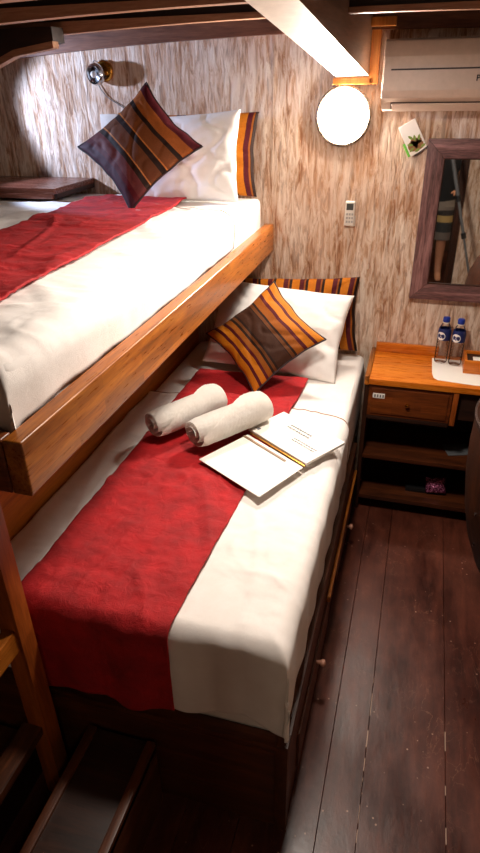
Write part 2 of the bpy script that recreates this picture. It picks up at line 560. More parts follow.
def drape(x0, x1, yb, yf, z, XE=None, YE=None, r=.05, side=0, foot=0, nx=90, ny=170, thick=.004, amp=.004, fold=.014, skew=0.0, seed=0, back_curve=0.0, wr=(2.2, 5.0), pleat=.15, taper=0.0, lip=0.0):
    """cloth lying at height z on [x0,x1]x[yf,yb], falling over the right edge XE and the foot edge YE"""
    bm = bmesh.new()
    uend = x1 if side == 0 else XE - r + r * PI / 2 + side
    vend = yb - yf if foot == 0 else yb - (YE + r) + r * PI / 2 + foot
    g = []
    for i in range(nx + 1):
        row = []
        for j in range(ny + 1):
            u = x0 + (uend - x0) * i / nx
            fv = j / ny
            back = yb - back_curve * (i / nx) ** 3
            v = back - (yb - back + vend) * fv if False else back - (vend - (yb - back)) * fv
            a, az = (u - (XE - r), 0) if side == 0 else bend(u - (XE - r), r)
            if side == 0:
                X = u
                az = 0
            else:
                X = XE - r + a
            if foot:
                b, bzz = bend((YE + r) - v, r)
                Y = YE + r - b
            else:
                Y, bzz = v, 0
            dz = -((abs(az) ** 14 + abs(bzz) ** 14) ** (1 / 14))
            w1 = fbm(X * wr[0] + seed, Y * wr[1], seed * 1.7)
            w2 = fbm(X * 9 + seed, Y * 13, seed + 3.1)
            w3 = noise.noise(Vector((X * 3.2 + seed * 2, Y * 1.4 + X * 2.0, 9 + seed)))
            ridge = max(0, 1 - abs(w3) * 9) * .7
            w4 = noise.noise(Vector((X * 7.5 + Y * 3 + seed, Y * 5.5 - X * 4, 4 + seed)))
            ridge += max(0, 1 - abs(w4) * 8) * .5 * max(0, .4 + w1)
            d = amp * (w1 * .9 + w2 * .35 + ridge)
            lp_ = (back - v) / .035
            if lip and lp_ < 1:
                d += lip * math.sin(PI * min(1, .25 + .75 * lp_))
            px, py, pz = X, Y, z + dz
            pz += max(d, -.002) if az == 0 and bzz == 0 else 0
            if bzz < 0:
                t = min(1, -bzz / .12)
                py -= abs(fold * t * (.55 + .6 * math.sin(X * 31 + 2 * w3 + seed) + .5 * w1)) + .002
                pz += .012 * t * math.sin(X * 23 + seed) + d * .6
            if az < 0:
                t = min(1, -az / .12)
                px += abs(fold * .3 * t * (.5 + .6 * math.sin(Y * 34 + 2 * w3) + .5 * w1))
                pz += d * .6
            if az < 0 and bzz < 0:
                m = min(-az, -bzz)
                s = math.sin(m * 46 + 1) * .5 + .5
                px += .10 * m * s * pleat
                py -= .16 * m * (1 - s * .5) * pleat
            px += (skew + taper * (u - x0) / max(1e-6, uend - x0)) * (yb - Y)
            row.append(bm.verts.new((px, py, pz)))
        g.append(row)
    for i in range(nx):
        for j in range(ny):
            bm.faces.new((g[i][j], g[i][j + 1], g[i + 1][j + 1], g[i + 1][j]))
    bmesh.ops.recalc_face_normals(bm, faces=bm.faces[:])
    if sum(f.normal.z for f in bm.faces) < 0:
        bmesh.ops.reverse_faces(bm, faces=bm.faces[:])
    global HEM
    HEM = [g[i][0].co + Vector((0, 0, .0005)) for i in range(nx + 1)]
    # thickness: a second layer below, closed along the border
    bm.normal_update()
    low = [[bm.verts.new(v.co - v.normal * thick) for v in row] for row in g]
    for i in range(nx):
        for j in range(ny):
            bm.faces.new((low[i][j], low[i + 1][j], low[i + 1][j + 1], low[i][j + 1]))
    for i in range(nx):
        for j in (0, ny):
            q = (g[i][j], g[i + 1][j], low[i + 1][j], low[i][j])
            bm.faces.new(q if j == 0 else q[::-1])
    for j in range(ny):
        for i in (0, nx):
            q = (g[i][j + 1], g[i][j], low[i][j], low[i][j + 1])
            bm.faces.new(q if i == 0 else q[::-1])
    return bm


def mattress(x0, x1, y0, y1, z0, z1, r=.05, seed=0):
    mb = MB().box((x0, y0, z0), (x1, y1, z1), r, 5)
    bmesh.ops.subdivide_edges(mb.bm, edges=[e for e in mb.bm.edges if e.calc_length() > .2], cuts=14, use_grid_fill=True)
    for v in mb.bm.verts:
        if z1 - v.co.z < .004:
            v.co.z += .003 * fbm(v.co.x * 4 + seed, v.co.y * 4, seed) - .002
    return mb


def pillow(name, c, right, up, w, h, t, mat, parent=None, puff=.42, horn=.06, seed=0, n=44, amp=.006, welt=None, sag=0.0):
    """cushion of width w (along right), height h (along up), thickness t; UV 0..1 on both faces"""
    right = Vector(right).normalized()
    nrm = Vector(up).cross(right) * -1
    nrm.normalize()
    up = nrm.cross(right) * 1
    up.normalize()
    if up.dot(Vector((0, 0, 1))) < 0:
        up = -up
    nrm = right.cross(up).normalized()
    c = Vector(c)
    bm = bmesh.new()
    uv = bm.loops.layers.uv.new('UVMap')
    lay = []
    for s in (1, -1):
        g = []
        for i in range(n + 1):
            row = []
            for j in range(n + 1):
                a, b = -1 + 2 * i / n, -1 + 2 * j / n
                a = math.sin(a * PI / 2) * .35 + a * .65
                b = math.sin(b * PI / 2) * .35 + b * .65
                e = max(0, (1 - a * a) * (1 - b * b))
                th = t / 2 * e ** puff
                x = a * (1 - horn * (1 - b * b) * (1 + .35 * noise.noise(Vector((b * 2.6, seed, a))))) * w / 2
                y = b * (1 - horn * (1 - a * a) * (1 + .35 * noise.noise(Vector((a * 2.6, seed + 5, b))))) * h / 2
                rim = min(1, e * 6)
                d = amp * rim * (fbm(a * 2.4 + seed, b * 2.4, s * 3 + seed) + .3 * fbm(a * 6 + seed, b * 6, s * 5))
                crease = -amp * 1.5 * rim * max(0, 1 - 12 * abs(noise.noise(Vector((a * 1.6 + seed, b * 1.6, s)))))
                q = c + right * x + up * y + nrm * (s * (th + d + crease)) - Vector((0, 0, 1)) * sag * abs(a) ** 3 * 0
                row.append((q, (a * .5 + .5, b * .5 + .5)))
            g.append(row)
        lay.append(g)
    vs = []
    for li, g in enumerate(lay):
        vg = []
        for i in range(n + 1):
            r = []
            for j in range(n + 1):
                if li == 1 and (i in (0, n) or j in (0, n)):
                    r.append(vs[0][i][j])
                else:
                    r.append(bm.verts.new(g[i][j][0]))
            vg.append(r)
        vs.append(vg)
    for li in (0, 1):
        for i in range(n):
            for j in range(n):
                q = [(i, j), (i + 1, j), (i + 1, j + 1), (i, j + 1)]
                if li == 1:
                    q = q[::-1]
                f = bm.faces.new([vs[li][x][y] for x, y in q])
                for lp, (x, y) in zip(f.loops, q):
                    lp[uv].uv = lay[0][x][y][1]
    me = bpy.data.meshes.new(name)
    bm.to_mesh(me)
    # seam outline, used for the piping
    k = [lay[0][i][0][0] for i in range(n)] + [lay[0][n][j][0] for j in range(n)] + [lay[0][n - i][n][0] for i in range(n)] + [lay[0][0][n - j][0] for j in range(n)]
    bm.free()
    if welt:
        root = bpy.data.objects.new(name, None)
        COL.objects.link(root)
        root.location = (c.x, c.y, min(v.co.z for v in me.vertices))
        link('cushion_cover', me, mat, root, 180)
        obj('piping', MB().tube(k + [k[0], k[1]], welt[1], 6, False), welt[0], root, 180)
        return root
    return link(name, me, mat, parent, 180)


# ------------------------------------------------------------------ lower bunk
fb = thing('bunk_bed_frame', 'dark brown wooden base of the lower bunk with drawer knobs on its aisle side', 'bed', (-.6, 1.9, 0))
FX = -.163
obj('foot_panel', B((-1.09, .935, .0), (FX - .03, .96, .36), .003), M['brown'], fb)
obj('foot_rail', B((-1.09, .925, .355), (FX - .028, .965, .385), .005), M['brown'], fb)
obj('corner_post', B((FX - .035, .925, 0), (FX, .965, .39), .006), M['brown_y'], fb)
obj('side_panel', B((FX - .022, .965, .0), (FX - .004, 2.5, .36), .003), M['brown_y'], fb)
obj('side_rail', B((FX - .03, .965, .33), (FX, 2.5, .385), .006), M['brown_y'], fb)
obj('edge_batten', B((FX - .002, 1.62, .22), (FX + .012, 2.48, .245), .004), M['teak'], fb)
for yy, zz in ((1.39, .172), (2.2, .12)):
    kn = obj('drawer_front', B((FX - .006, yy - .3, .05), (FX + .004, yy + .3, .21), .004), M['brown_y'], fb)
    obj('drawer_knob', MB().lathe([(.006, 0), (.007, .012), (.013, .02), (.012, .028), (.004, .032)], (FX + .003, yy, zz), 14, (1, 0, 0)), M['pink'], kn)
obj('base_board', B((-1.06, .965, .33), (FX - .03, WY - .01, .36), 0), M['dark'], fb)
obj('inner_panel', B((-1.09, .965, .0), (-1.062, WY - .01, 1.16), .003), M['panel'], fb)

LZ = .70
lm = tag(obj('mattress', mattress(-1.055, -.185, .965, WY - .012, .362, LZ, .055, 1), M['linen']), 'thick mattress in a white fitted sheet on the lower bunk', 'mattress')
ls = drape(-1.053, -.18, 2.18, 0, LZ + .005, -.176, .955, .05, .20, .225, 110, 210, .005, .0065, .016, 0, 2.0, .12, pleat=.35, lip=.004)
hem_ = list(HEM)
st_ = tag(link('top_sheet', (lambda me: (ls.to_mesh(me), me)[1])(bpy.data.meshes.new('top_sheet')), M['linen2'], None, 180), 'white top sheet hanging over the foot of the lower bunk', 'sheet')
obj('fold_shade_line', MB().tube(hem_, .0022, 6), M['fold_shade'], st_, 180)  # brown tube stands in for the shadow gap at the fold
lr = drape(-.912, -.400, 2.44, 0, LZ + .018, 0, .935, .052, 0, .26, 80, 240, .006, .0085, .012, .0, 5.0, 0, (3.0, 9.0), taper=-.05)
tag(link('bed_runner', (lambda me: (lr.to_mesh(me), me)[1])(bpy.data.meshes.new('bed_runner')), M['red'], None, 180), 'red bed runner along the lower bunk under the rolled towels', 'bed runner')

# ------------------------------------------------------------------ upper bunk
ub = thing('wall_bunk', 'varnished orange teak frame of the upper bunk fixed to the wall', 'bed', (-1.1, 1.8, 1.18))
obj('side_rail', B((-.702, .80, 1.18), (-.66, WY - .002, 1.302), .006, 3), M['teak'], ub)
obj('foot_board', B((-1.98, .80, 1.18), (-.704, .834, 1.302), .006, 3), M['teak_x'], ub)
obj('base_board', B((-1.98, .843, 1.19), (-.704, WY - .01, 1.215), 0), M['brown_y'], ub)
obj('hull_rail', B((-2.02, .80, 1.18), (-1.982, WY - .01, 1.30), .005), M['brown_y'], ub)

UZ = 1.42
tag(obj('mattress', mattress(-1.955, -.715, .86, WY - .012, 1.217, UZ, .05, 4), M['linen']), 'thick mattress in a white fitted sheet on the upper bunk', 'mattress')
us = drape(-1.953, -.71, 2.50, 0, UZ + .005, -.708, .852, .06, .07, .07, 110, 210, .005, .008, .006, 0, 8.0, .16, lip=.004)
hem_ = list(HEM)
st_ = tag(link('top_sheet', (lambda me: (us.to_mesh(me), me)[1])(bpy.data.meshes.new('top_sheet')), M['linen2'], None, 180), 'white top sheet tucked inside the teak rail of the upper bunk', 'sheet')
obj('fold_shade_line', MB().tube(hem_, .0022, 6), M['fold_shade'], st_, 180)  # same drawn shadow line on the upper sheet's fold
ur = drape(-1.455, -1.00, 2.62, 0, UZ + .021, 0, .845, .06, 0, .06, 70, 220, .006, .008, .01, .047, 11.0, 0, (3.0, 10.0))
tag(link('bed_runner', (lambda me: (ur.to_mesh(me), me)[1])(bpy.data.meshes.new('bed_runner')), M['red'], None, 180), 'red bed runner along the upper bunk below the plum-tinted cushion', 'bed runner')

# wooden post and bar at the bunk's foot
ld = thing('bunk_ladder', 'brown wooden bunk ladder frame at the foot end with orange side bar', 'ladder', (-.86, .9, 0))
obj('post', B((-.885, .846, 0), (-.83, .900, 1.178), .005), M['teak_z'], ld)
obj('side_bar', B((-.872, .28, .64), (-.838, .846, .708), .006), M['teak'], ld)
obj('post', B((-.885, .225, 0), (-.83, .279, 1.178), .005), M['teak_z'], ld)
obj('step', B((-.90, .279, .30), (-.84, .846, .33), .004), M['brown_y'], ld)

# low steps on the dark floor in front of the bunk
st = thing('step_box', 'low dark wooden step box standing against the foot of the lower bunk', 'step', (-.63, .6, 0))
obj('tread', B((-.735, .30, .245), (-.535, .918, .27), .004), M['dark'], st)
obj('riser', B((-.74, .31, 0), (-.715, .916, .282), .004), M['brown_y'], st)
obj('riser', B((-.56, .31, 0), (-.535, .916, .282), .004), M['brown_y'], st)
obj('end_panel', B((-.715, .31, 0), (-.56, .33, .24), .003), M['dark'], st)
sb = thing('low_platform', 'low dark wooden platform beyond the ladder post at the lower left', 'platform', (-1.3, .5, 0))
obj('tread', B((-1.7, .1, .13), (-.93, .915, .155), .004), M['brown_y'], sb)
obj('riser', B((-.955, .11, 0), (-.935, .91, .129), .003), M['dark'], sb)

# ------------------------------------------------------------------ cushions and pillows
def unit(a, b):
    return (Vector(b) - Vector(a)).normalized()


# lower bunk
def lean(deg):                       # up direction of something leaning back towards the wall
    return Vector((0, math.sin(math.radians(deg)), math.cos(math.radians(deg))))


piping = plain('dark_piping', rgb(40, 18, 20), .6)
p = pillow('pillow', (-.545, 2.785, .895), (1, 0, .06), lean(9), .63, .35, .10, M['sham'], None, seed=21)
tag(p, 'orange and maroon striped pillow behind the white one on the lower bunk', 'pillow')
p = pillow('pillow', (-.585, 2.60, .880), (1, -.04, -.06), lean(38), .64, .42, .15, M['pillow'], None, seed=33, amp=.006)
tag(p, 'white pillow propped behind the gold striped cushion on the lower bunk', 'pillow')


def diamond(c, rt, up, a, mat, t, seed):
    rt = Vector(rt).normalized()
    return pillow('cushion', c, rt + up, up - rt, a, a, t, mat, None, seed=seed, horn=.13, amp=.004, puff=.5, welt=(piping, .004))


p = diamond((-.597, 2.415, .912), (1, -.04, .02), lean(46) + Vector((-.05, 0, 0)), .382, M['cushion'], .13, 45)
tag(p, 'gold and brown striped square cushion stood on its corner on the lower bunk', 'cushion')

# upper bunk
p = pillow('pillow', (-1.05, 2.785, 1.60), (1, 0, 0), lean(8), .66, .34, .09, M['sham'], None, seed=57)
tag(p, 'orange and maroon striped pillow against the wall on the upper bunk', 'pillow')
p = pillow('pillow', (-1.03, 2.69, 1.592), (1, -.02, .05), lean(18), .51, .37, .13, M['pillow'], None, seed=61, amp=.006)
tag(p, 'white pillow beside the plum-tinted cushion on the upper bunk', 'pillow')
p = diamond((-1.152, 2.50, 1.655), (1, .06, .03), lean(33), .385, M['cushion2'], .13, 73)
tag(p, 'brown striped square cushion, plum-tinted at its left for cold light, stood on its corner on the upper bunk', 'cushion')


# ------------------------------------------------------------------ rolled towels
def towel(a, b, r, turn, label, seed):
    a, b = Vector(a), Vector(b)
    ax = (b - a).normalized()
    L = (b - a).length
    zz = Vector((0, 0, 1))
    sx = ax.cross(zz).normalized()
    sy = sx.cross(ax).normalized()
    n, m = 260, 70
    bm = bmesh.new()
    rows = []
    for i in range(m + 1):
        f = i / m
        row = []
        endround = 1 - .10 * max(0, abs(2 * f - 1) - .8) * 5
        T = 2 * PI * (2.72 + .40 * f)
        for j in range(n + 1):
            t = T * j / n
            rr = r * (.14 + .86 * t / (2 * PI * 3.1)) * endround
            rr *= 1 + .035 * fbm(t * .6 + seed, f * 3, seed)
            rr += .0022 * noise.noise(Vector((t * 11, f * 70, seed))) + .0015 * noise.noise(Vector((t * 23, f * 130, seed)))
            ang = t + turn
            off = (j / n - .6) * .016 * (1 if f < .5 else -1) * (abs(2 * f - 1) ** 4)
            pnt = a + ax * (L * f + off) + sx * (rr * math.cos(ang) * 1.06) + sy * (rr * math.sin(ang) * .94)
            row.append(bm.verts.new(pnt))
        rows.append(row)
    for i in range(m):
        for j in range(n):
            bm.faces.new((rows[i][j], rows[i][j + 1], rows[i + 1][j + 1], rows[i + 1][j]))
    bmesh.ops.solidify(bm, geom=bm.faces[:], thickness=.012)
    o = obj('rolled_towel', bm, M['towel'], None, 60)
    tag(o, label, 'towel', 'rolled white towels')
    return o


towel((-.858, 1.755, LZ + .094), (-.688, 2.03, LZ + .094), .068, 1.7, 'rolled white towel nearer the wooden side panel, left of its pair', 1.0)
towel((-.688, 1.728, LZ + .096), (-.495, 1.998, LZ + .096), .071, 1.9, 'rolled white towel next to the open folder, right of its pair', 5.0)


# ------------------------------------------------------------------ folder
def slab(c, z, t, pts, bev=.001):
    return MB().prism([(x, y, z) for x, y in pts], (0, 0, t), bev, 1)


fo = thing('folder', 'open white information folder lying on the lower bunk beside the towels', 'folder', (-.40, 1.80, LZ + .015))
FZ = LZ + .034
obj('left_cover', slab(0, FZ, .003, [(-.644, 1.66), (-.386, 1.498), (-.284, 1.70), (-.524, 1.868)]), M['paper'], fo)
obj('spine_slit', MB().prism([(-.536, 1.846, FZ + .003), (-.352, 1.717, FZ + .003), (-.3475, 1.724, FZ + .003), (-.5315, 1.853, FZ + .003)], (0, 0, .004)), M['bar'], fo)  # raised strip stands in for the shaded slit beside the spine
rp = obj('right_pages', slab(0, FZ, .012, [(-.530, 1.898), (-.276, 1.712), (-.166, 1.886), (-.430, 2.061)], .002), M['paper'], fo)
obj('gold_edge', slab(0, FZ + .001, .004, [(-.522, 1.876), (-.282, 1.704), (-.277, 1.7115), (-.5165, 1.8835)]), M['brass'], fo)
o_ = Vector((-.530, 1.898, FZ + .0122))
ex = (Vector((-.276, 1.712, 0)) - Vector((-.530, 1.898, 0))).normalized()     # along the spine
ey = Vector((-ex.y, ex.x, 0))
if ey.y < 0:
    ey = -ey


def pmark(u0, u1, v0, v1, name='printed_line', mat='print'):
    q = [o_ + ex * u + ey * v for u, v in ((u0, v0), (u1, v0), (u1, v1), (u0, v1))]
    obj(name, MB().prism(q, (0, 0, .0006)), M[mat], rp)


def textblock(u0, u1, v0, v1, rows):
    """grey lines of small print, too small in the photograph to read"""
    mb = MB()
    for k in range(rows):
        v = v0 + (v1 - v0) * (k + .15) / rows
        h = (v1 - v0) / rows * .5
        u = u0
        while u < u1 - .006:
            w = random.uniform(.003, .012)
            w = min(w, u1 - u)
            q = [o_ + ex * a + ey * b for a, b in ((u, v), (u + w, v), (u + w, v + h), (u, v + h))]
            mb.prism(q, (0, 0, .0006))
            u += w + .003
    obj('printed_lines', mb, M['print'], rp)


textblock(.085, .20, .115, .15, 2)
textblock(.165, .285, .065, .09, 2)
pmark(.015, .035, .02, .034, 'printed_emblem')

# ------------------------------------------------------------------ things on the wall
wl = thing('wall_lamp', 'round white wall lamp glowing above the bunks', 'lamp', (-.368, WY, 1.75))
LC = (-.366, WY - .003, 1.748)
M['glow'] = emis('lit_diffuser', (1.0, .89, .78, 1), 285.0)
obj('rim', MB().lathe([(.110, -.0), (.115, .004), (.115, .017), (.110, .020), (.1045, .019), (.104, .0)], LC, 64, (0, -1, 0)), M['rim'], wl)
obj('diffuser', MB().lathe([(.103, .002), (.1035, .013), (.101, .019), (.094, .026), (.08, .032), (.055, .037), (.02, .040), (.001, .0405)], LC, 64, (0, -1, 0)), M['glow'], wl)

rl = thing('reading_lamp', 'small round chrome and brass reading lamp on the wall above the plum-tinted cushion', 'lamp', (-1.44, WY, 1.93))
C0 = Vector((-1.445, WY, 1.932))
obj('base', MB().lathe([(.042, 0), (.042, .012), (.036, .018), (.012, .02)], C0, 32, (0, -1, 0)), M['brass'], rl)
obj('lamp_head', MB().lathe([(.012, .016), (.036, .022), (.044, .036), (.044, .05), (.038, .062), (.034, .06), (.030, .048), (.012, .042)], C0 + Vector((-.014, 0, -.006)), 32, (-.25, -1, -.12)), M['chrome'], rl)
obj('bulb', MB().ball(C0 + Vector((-.028, -.056, -.012)), .014), M['white_plastic'], rl)
obj('switch_knob', MB().lathe([(.008, 0), (.008, .014), (.005, .018)], C0 + Vector((.012, -.03, -.02)), 12, (.3, -1, -.2)), M['black'], rl)
cp = [C0 + Vector(v) for v in ((-.02, -.02, .035), (-.045, -.012, .04), (-.05, -.008, .0), (-.038, -.006, -.05), (.0, -.005, -.10), (.06, -.005, -.135), (.13, -.006, -.18), (.16, -.006, -.24))]
sm = []
for i in range(len(cp) - 1):
    p0, p1, p2, p3 = cp[max(i - 1, 0)], cp[i], cp[i + 1], cp[min(i + 2, len(cp) - 1)]
    for k_ in range(6):
        t = k_ / 6
        sm.append(.5 * ((2 * p1) + (p2 - p0) * t + (2 * p0 - 5 * p1 + 4 * p2 - p3) * t * t + (3 * p1 - p0 - 3 * p2 + p3) * t ** 3))
obj('cord', MB().tube(sm, .0018, 8), M['grey'], rl)

so = thing('wall_switch', 'square white switch plate on the wall behind the plum-tinted cushion', 'switch', (-1.44, WY, 1.70))
obj('plate', B((-1.49, WY - .012, 1.665), (-1.40, WY + .001, 1.762), .005), M['white_plastic'], so)
obj('rocker', B((-1.462, WY - .017, 1.692), (-1.428, WY - .011, 1.738), .002), M['white_plastic'], so)

rc = thing('remote_control', 'small white remote control hung on the wall below the round lamp', 'remote', (-.31, WY, 1.305))
RZ = 1.31
obj('body', B((-.332, WY - .030, RZ), (-.288, WY - .006, RZ + .105), .007, 3), M['white_plastic'], rc)
obj('wall_clip', B((-.335, WY - .012, RZ - .004), (-.285, WY + .001, RZ + .04), .003), M['white_plastic'], rc)
obj('screen', B((-.325, WY - .0315, RZ + .068), (-.295, WY - .0295, RZ + .096), .0006), M['blue_screen'], rc)
for r_ in range(3):
    for c_ in range(3):
        obj('button', B((-.3245 + c_ * .0115, WY - .0325, RZ + .014 + r_ * .016), (-.3165 + c_ * .0115, WY - .0295, RZ + .023 + r_ * .016), .001), M['button'], rc)

# air conditioner
ac = thing('air_conditioner', 'white wall-mounted air conditioner under the ceiling, above the mirror', 'air conditioner', (.2, WY, 1.76))
AX0, AX1 = -.205, .60
AF = 2.67
prof = [(WY, 2.005), (AF + .02, 2.007), (AF, 2.0), (AF - .012, 1.95), (AF - .016, 1.84), (AF - .010, 1.815), (AF + .02, 1.80), (AF + .05, 1.775), (WY - .02, 1.765), (WY, 1.765)]
obj('case', MB().prism([(AX0, y, z) for y, z in prof], (AX1 - AX0, 0, 0), .004), M['ac_plastic'], ac)
obj('front_panel', MB().prism([(AX0 + .004, y, z) for y, z in ((AF - .003, 1.998), (AF - .018, 1.95), (AF - .023, 1.84), (AF - .016, 1.822), (AF - .004, 1.822), (AF + .004, 1.998))], (AX1 - AX0 - .008, 0, 0), .002), M['ac_plastic'], ac)
obj('panel_groove', B((AX0 + .03, AF - .0235, 1.906), (AX1 - .03, AF - .019, 1.911), .0005), M['ac_dark'], ac)
obj('outlet_gap', MB().prism([(AX0 + .035, AF + .018, 1.8), (AX0 + .035, AF + .045, 1.777), (AX0 + .035, AF + .048, 1.785), (AX0 + .035, AF + .02, 1.808)], (AX1 - AX0 - .07, 0, 0)), M['ac_dark'], ac)
obj('louver', MB().prism([(AX0 + .042, AF + .010, 1.793), (AX0 + .042, AF + .048, 1.768), (AX0 + .042, AF + .052, 1.772), (AX0 + .042, AF + .014, 1.797)], (AX1 - AX0 - .084, 0, 0), .001), M['ac_plastic'], ac)


def text(body, loc, size, mat, parent, rot=(PI / 2, 0, 0), name='lettering', ext=.0006, shear=0):
    cu = bpy.data.curves.new(name, 'FONT')
    cu.body = body
    cu.size = size
    cu.extrude = ext
    cu.shear = shear
    cu.offset = .0006
    to = bpy.data.objects.new(name, cu)
    COL.objects.link(to)
    bpy.context.view_layer.update()
    me = bpy.data.meshes.new_from_object(to.evaluated_get(bpy.context.evaluated_depsgraph_get()))
    bpy.data.objects.remove(to)
    me.transform(Matrix.Translation(loc) @ Euler(rot).to_matrix().to_4x4())
    me.name = name
    return link(name, me, mat, parent)


text('Panasonic', (.128, AF - .0235, 1.868), .027, M['black'], ac)

# little card box hung askew, green side
cd = thing('air_freshener', 'small white and green card box hung tilted between air conditioner and mirror', 'card box', (-.08, WY, 1.6))
cc = Vector((-.075, WY - .005, 1.668))
cr = Matrix.Translation(cc) @ Matrix.Rotation(math.radians(-30), 4, 'Y')     # tilts clockwise seen from the room
cm = lambda a, b, bev=.001: B(a, b, bev, 1, cr)
obj('card', cm((-.036, -.016, -.062), (.036, .003, .062)), M['paper'], cd)
obj('side_strip', cm((-.046, -.014, -.06), (-.036, .0, -.005)), M['green'], cd)
pic = MB()
for q, (dx, dz, rr) in enumerate(((-.012, -.030, .020), (.012, -.036, .018), (.0, -.018, .017), (.018, -.02, .011))):
    pic.lathe([(rr, 0), (rr, .0008)], cr @ Vector((dx, -.016, dz)), 20, (0, -1, 0))
obj('fruit_picture', pic, M['brownprint'], cd)
lf = MB()
for q, (dx, dz, an) in enumerate(((-.022, -.04, 20), (-.02, -.02, -30), (.006, -.004, 80), (-.008, .004, 120), (.024, -.046, 10), (-.002, -.052, 0), (.022, -.01, 60))):
    c0 = Vector((dx, -.0162, dz))
    L = .013
    w = .005
    a_ = math.radians(an)
    e1 = Vector((math.cos(a_), 0, math.sin(a_)))
    e2 = Vector((-math.sin(a_), 0, math.cos(a_)))
    lf.prism([cr @ (c0 + v) for v in (e1 * -L, e1 * -L * .3 + e2 * w, e1 * L * .4 + e2 * w * .9, e1 * L, e1 * L * .4 - e2 * w * .9, e1 * -L * .3 - e2 * w)], (0, -.0008, 0))
obj('leaf_picture', lf, M['leaf'], cd)
obj('dark_strip', B((-.03, -.018, -.0655), (.055, -.004, -.0615), .0008, 1, cr @ Matrix.Rotation(math.radians(-8), 4, 'Y')), M['black'], cd)  # dark strip along the card's lower edge

# mirror
MX0, MX1, MZ0, MZ1 = -.012, .50, 1.0, 1.665
mr = thing('wall_mirror', 'rectangular wall mirror in a wide purple-brown wooden frame above the water bottles', 'mirror', (.24, WY, 1.0))
W_ = .072
MF = 2.812
def bar(a, b, c, d, mat):
    """mitred frame member given its four front corners"""
    mb = MB()
    pts = [Vector((x, MF, z)) for x, z in (a, b, c, d)]
    mb.prism(pts, (0, WY - MF - .001, 0), .005, 2)
    return obj('frame_bar', mb, M[mat], mr)
bar((MX0, MZ0), (MX0, MZ1), (MX0 + W_, MZ1 - W_), (MX0 + W_, MZ0 + W_), 'mirror_frame')
bar((MX1, MZ0), (MX1 - W_, MZ0 + W_), (MX1 - W_, MZ1 - W_), (MX1, MZ1), 'mirror_frame')
bar((MX0, MZ1), (MX1, MZ1), (MX1 - W_, MZ1 - W_), (MX0 + W_, MZ1 - W_), 'mirror_frame_x')
bar((MX0, MZ0), (MX0 + W_, MZ0 + W_), (MX1 - W_, MZ0 + W_), (MX1, MZ0), 'mirror_frame_x')
obj('mirror_glass', B((MX0 + W_ - .004, MF + .012, MZ0 + W_ - .004), (MX1 - W_ + .004, MF + .018, MZ1 - W_ + .004), 0), M['mirror'], mr)
lip = MB()
for a, b in (((MX0 + W_ - .004, MZ0 + W_ - .004), (MX0 + W_ + .004, MZ1 - W_ + .004)), ((MX0 + W_ + .004, MZ0 + W_ - .004), (MX1 - W_, MZ0 + W_ + .004)), ((MX0 + W_ + .004, MZ1 - W_ - .004), (MX1 - W_, MZ1 - W_ + .004))):
    lip.box((a[0], MF + .004, a[1]), (b[0], MF + .012, b[1]), .001, 1)
obj('inner_lip', lip, M['dark_z'], mr)

# ------------------------------------------------------------------ bedside shelf unit
ns = thing('bedside_table', 'orange topped wooden bedside table with a drawer and two dark open shelves', 'bedside table', (.1, 2.68, 0))
NX0, NX1, NY = -.155, .42, 2.50
TZ = .722
obj('table_top', B((NX0, NY, TZ - .028), (NX1, WY - .002, TZ), .004), M['top'], ns)
obj('side_lip', B((NX0 - .002, NY - .004, TZ - .03), (NX0 + .018, WY - .002, TZ + .012), .003), M['teak'], ns)
obj('back_ledge', B((NX0 + .018, WY - .02, TZ), (.155, WY - .002, TZ + .045), .004), M['top'], ns)
obj('side_panel', B((NX0, NY + .005, 0), (NX0 + .02, WY - .003, TZ - .03), .002), M['dark_z'], ns)
obj('side_panel', B((NX1 - .02, NY + .005, 0), (NX1, WY - .003, TZ - .03), .002), M['dark_z'], ns)
obj('back_panel', B((NX0 + .02, WY - .012, 0), (NX1 - .02, WY - .003, TZ - .03), 0), M['dark'], ns)
dr = obj('drawer', MB().box((NX0 + .02, NY + .012, .535), (.225, WY - .03, .688), .003).box((NX0 + .035, NY + .006, .55), (.21, NY + .013, .675), .003), M['teak_x'], ns)
obj('drawer_knob', MB().lathe([(.004, 0), (.005, .008), (.009, .012), (.008, .018), (.002, .02)], (.04, NY + .007, .61), 14, (0, -1, 0)), M['brass'], dr)
sk = obj('worn_sticker', B((-.115, NY + .0045, .628), (-.062, NY + .0065, .652), .0003), M['paper'], dr)
sk['label'] = 'worn white sticker'
mk = MB()
for i_ in range(4):
    mk.box((-.108 + i_ * .012, NY + .0036, .633), (-.102 + i_ * .012, NY + .0047, .646), 0)
obj('sticker_print', mk, M['print'], sk)
obj('divider', B((.228, NY + .002, .53), (.25, NY + .06, .69), .003), M['teak_z'], ns)
obj('apron', B((.25, NY + .03, .55), (NX1 - .02, NY + .05, .69), .002), M['dark'], ns)
obj('lower_rail', B((NX0 + .02, NY + .012, .515), (.225, NY + .03, .534), .002), M['dark'], ns)
obj('shelf', B((NX0 + .02, NY + .005, .305), (NX1 - .02, WY - .013, .325), .003), M['brown'], ns)
obj('shelf', B((NX0 + .02, NY + .005, .07), (NX1 - .02, WY - .013, .092), .003), M['brown'], ns)

# paper place mat, bottles, little box
tag(obj('paper_sheet', MB().prism([(x, y, TZ + .0004) for x, y in ((.128, 2.80), (.130, 2.62), (.137, 2.575), (.155, 2.553), (.31, 2.535), (.335, 2.538), (.335, 2.80))], (0, 0, .0012)), M['paper']), 'white paper sheet under the water bottles on the bedside table', 'paper')


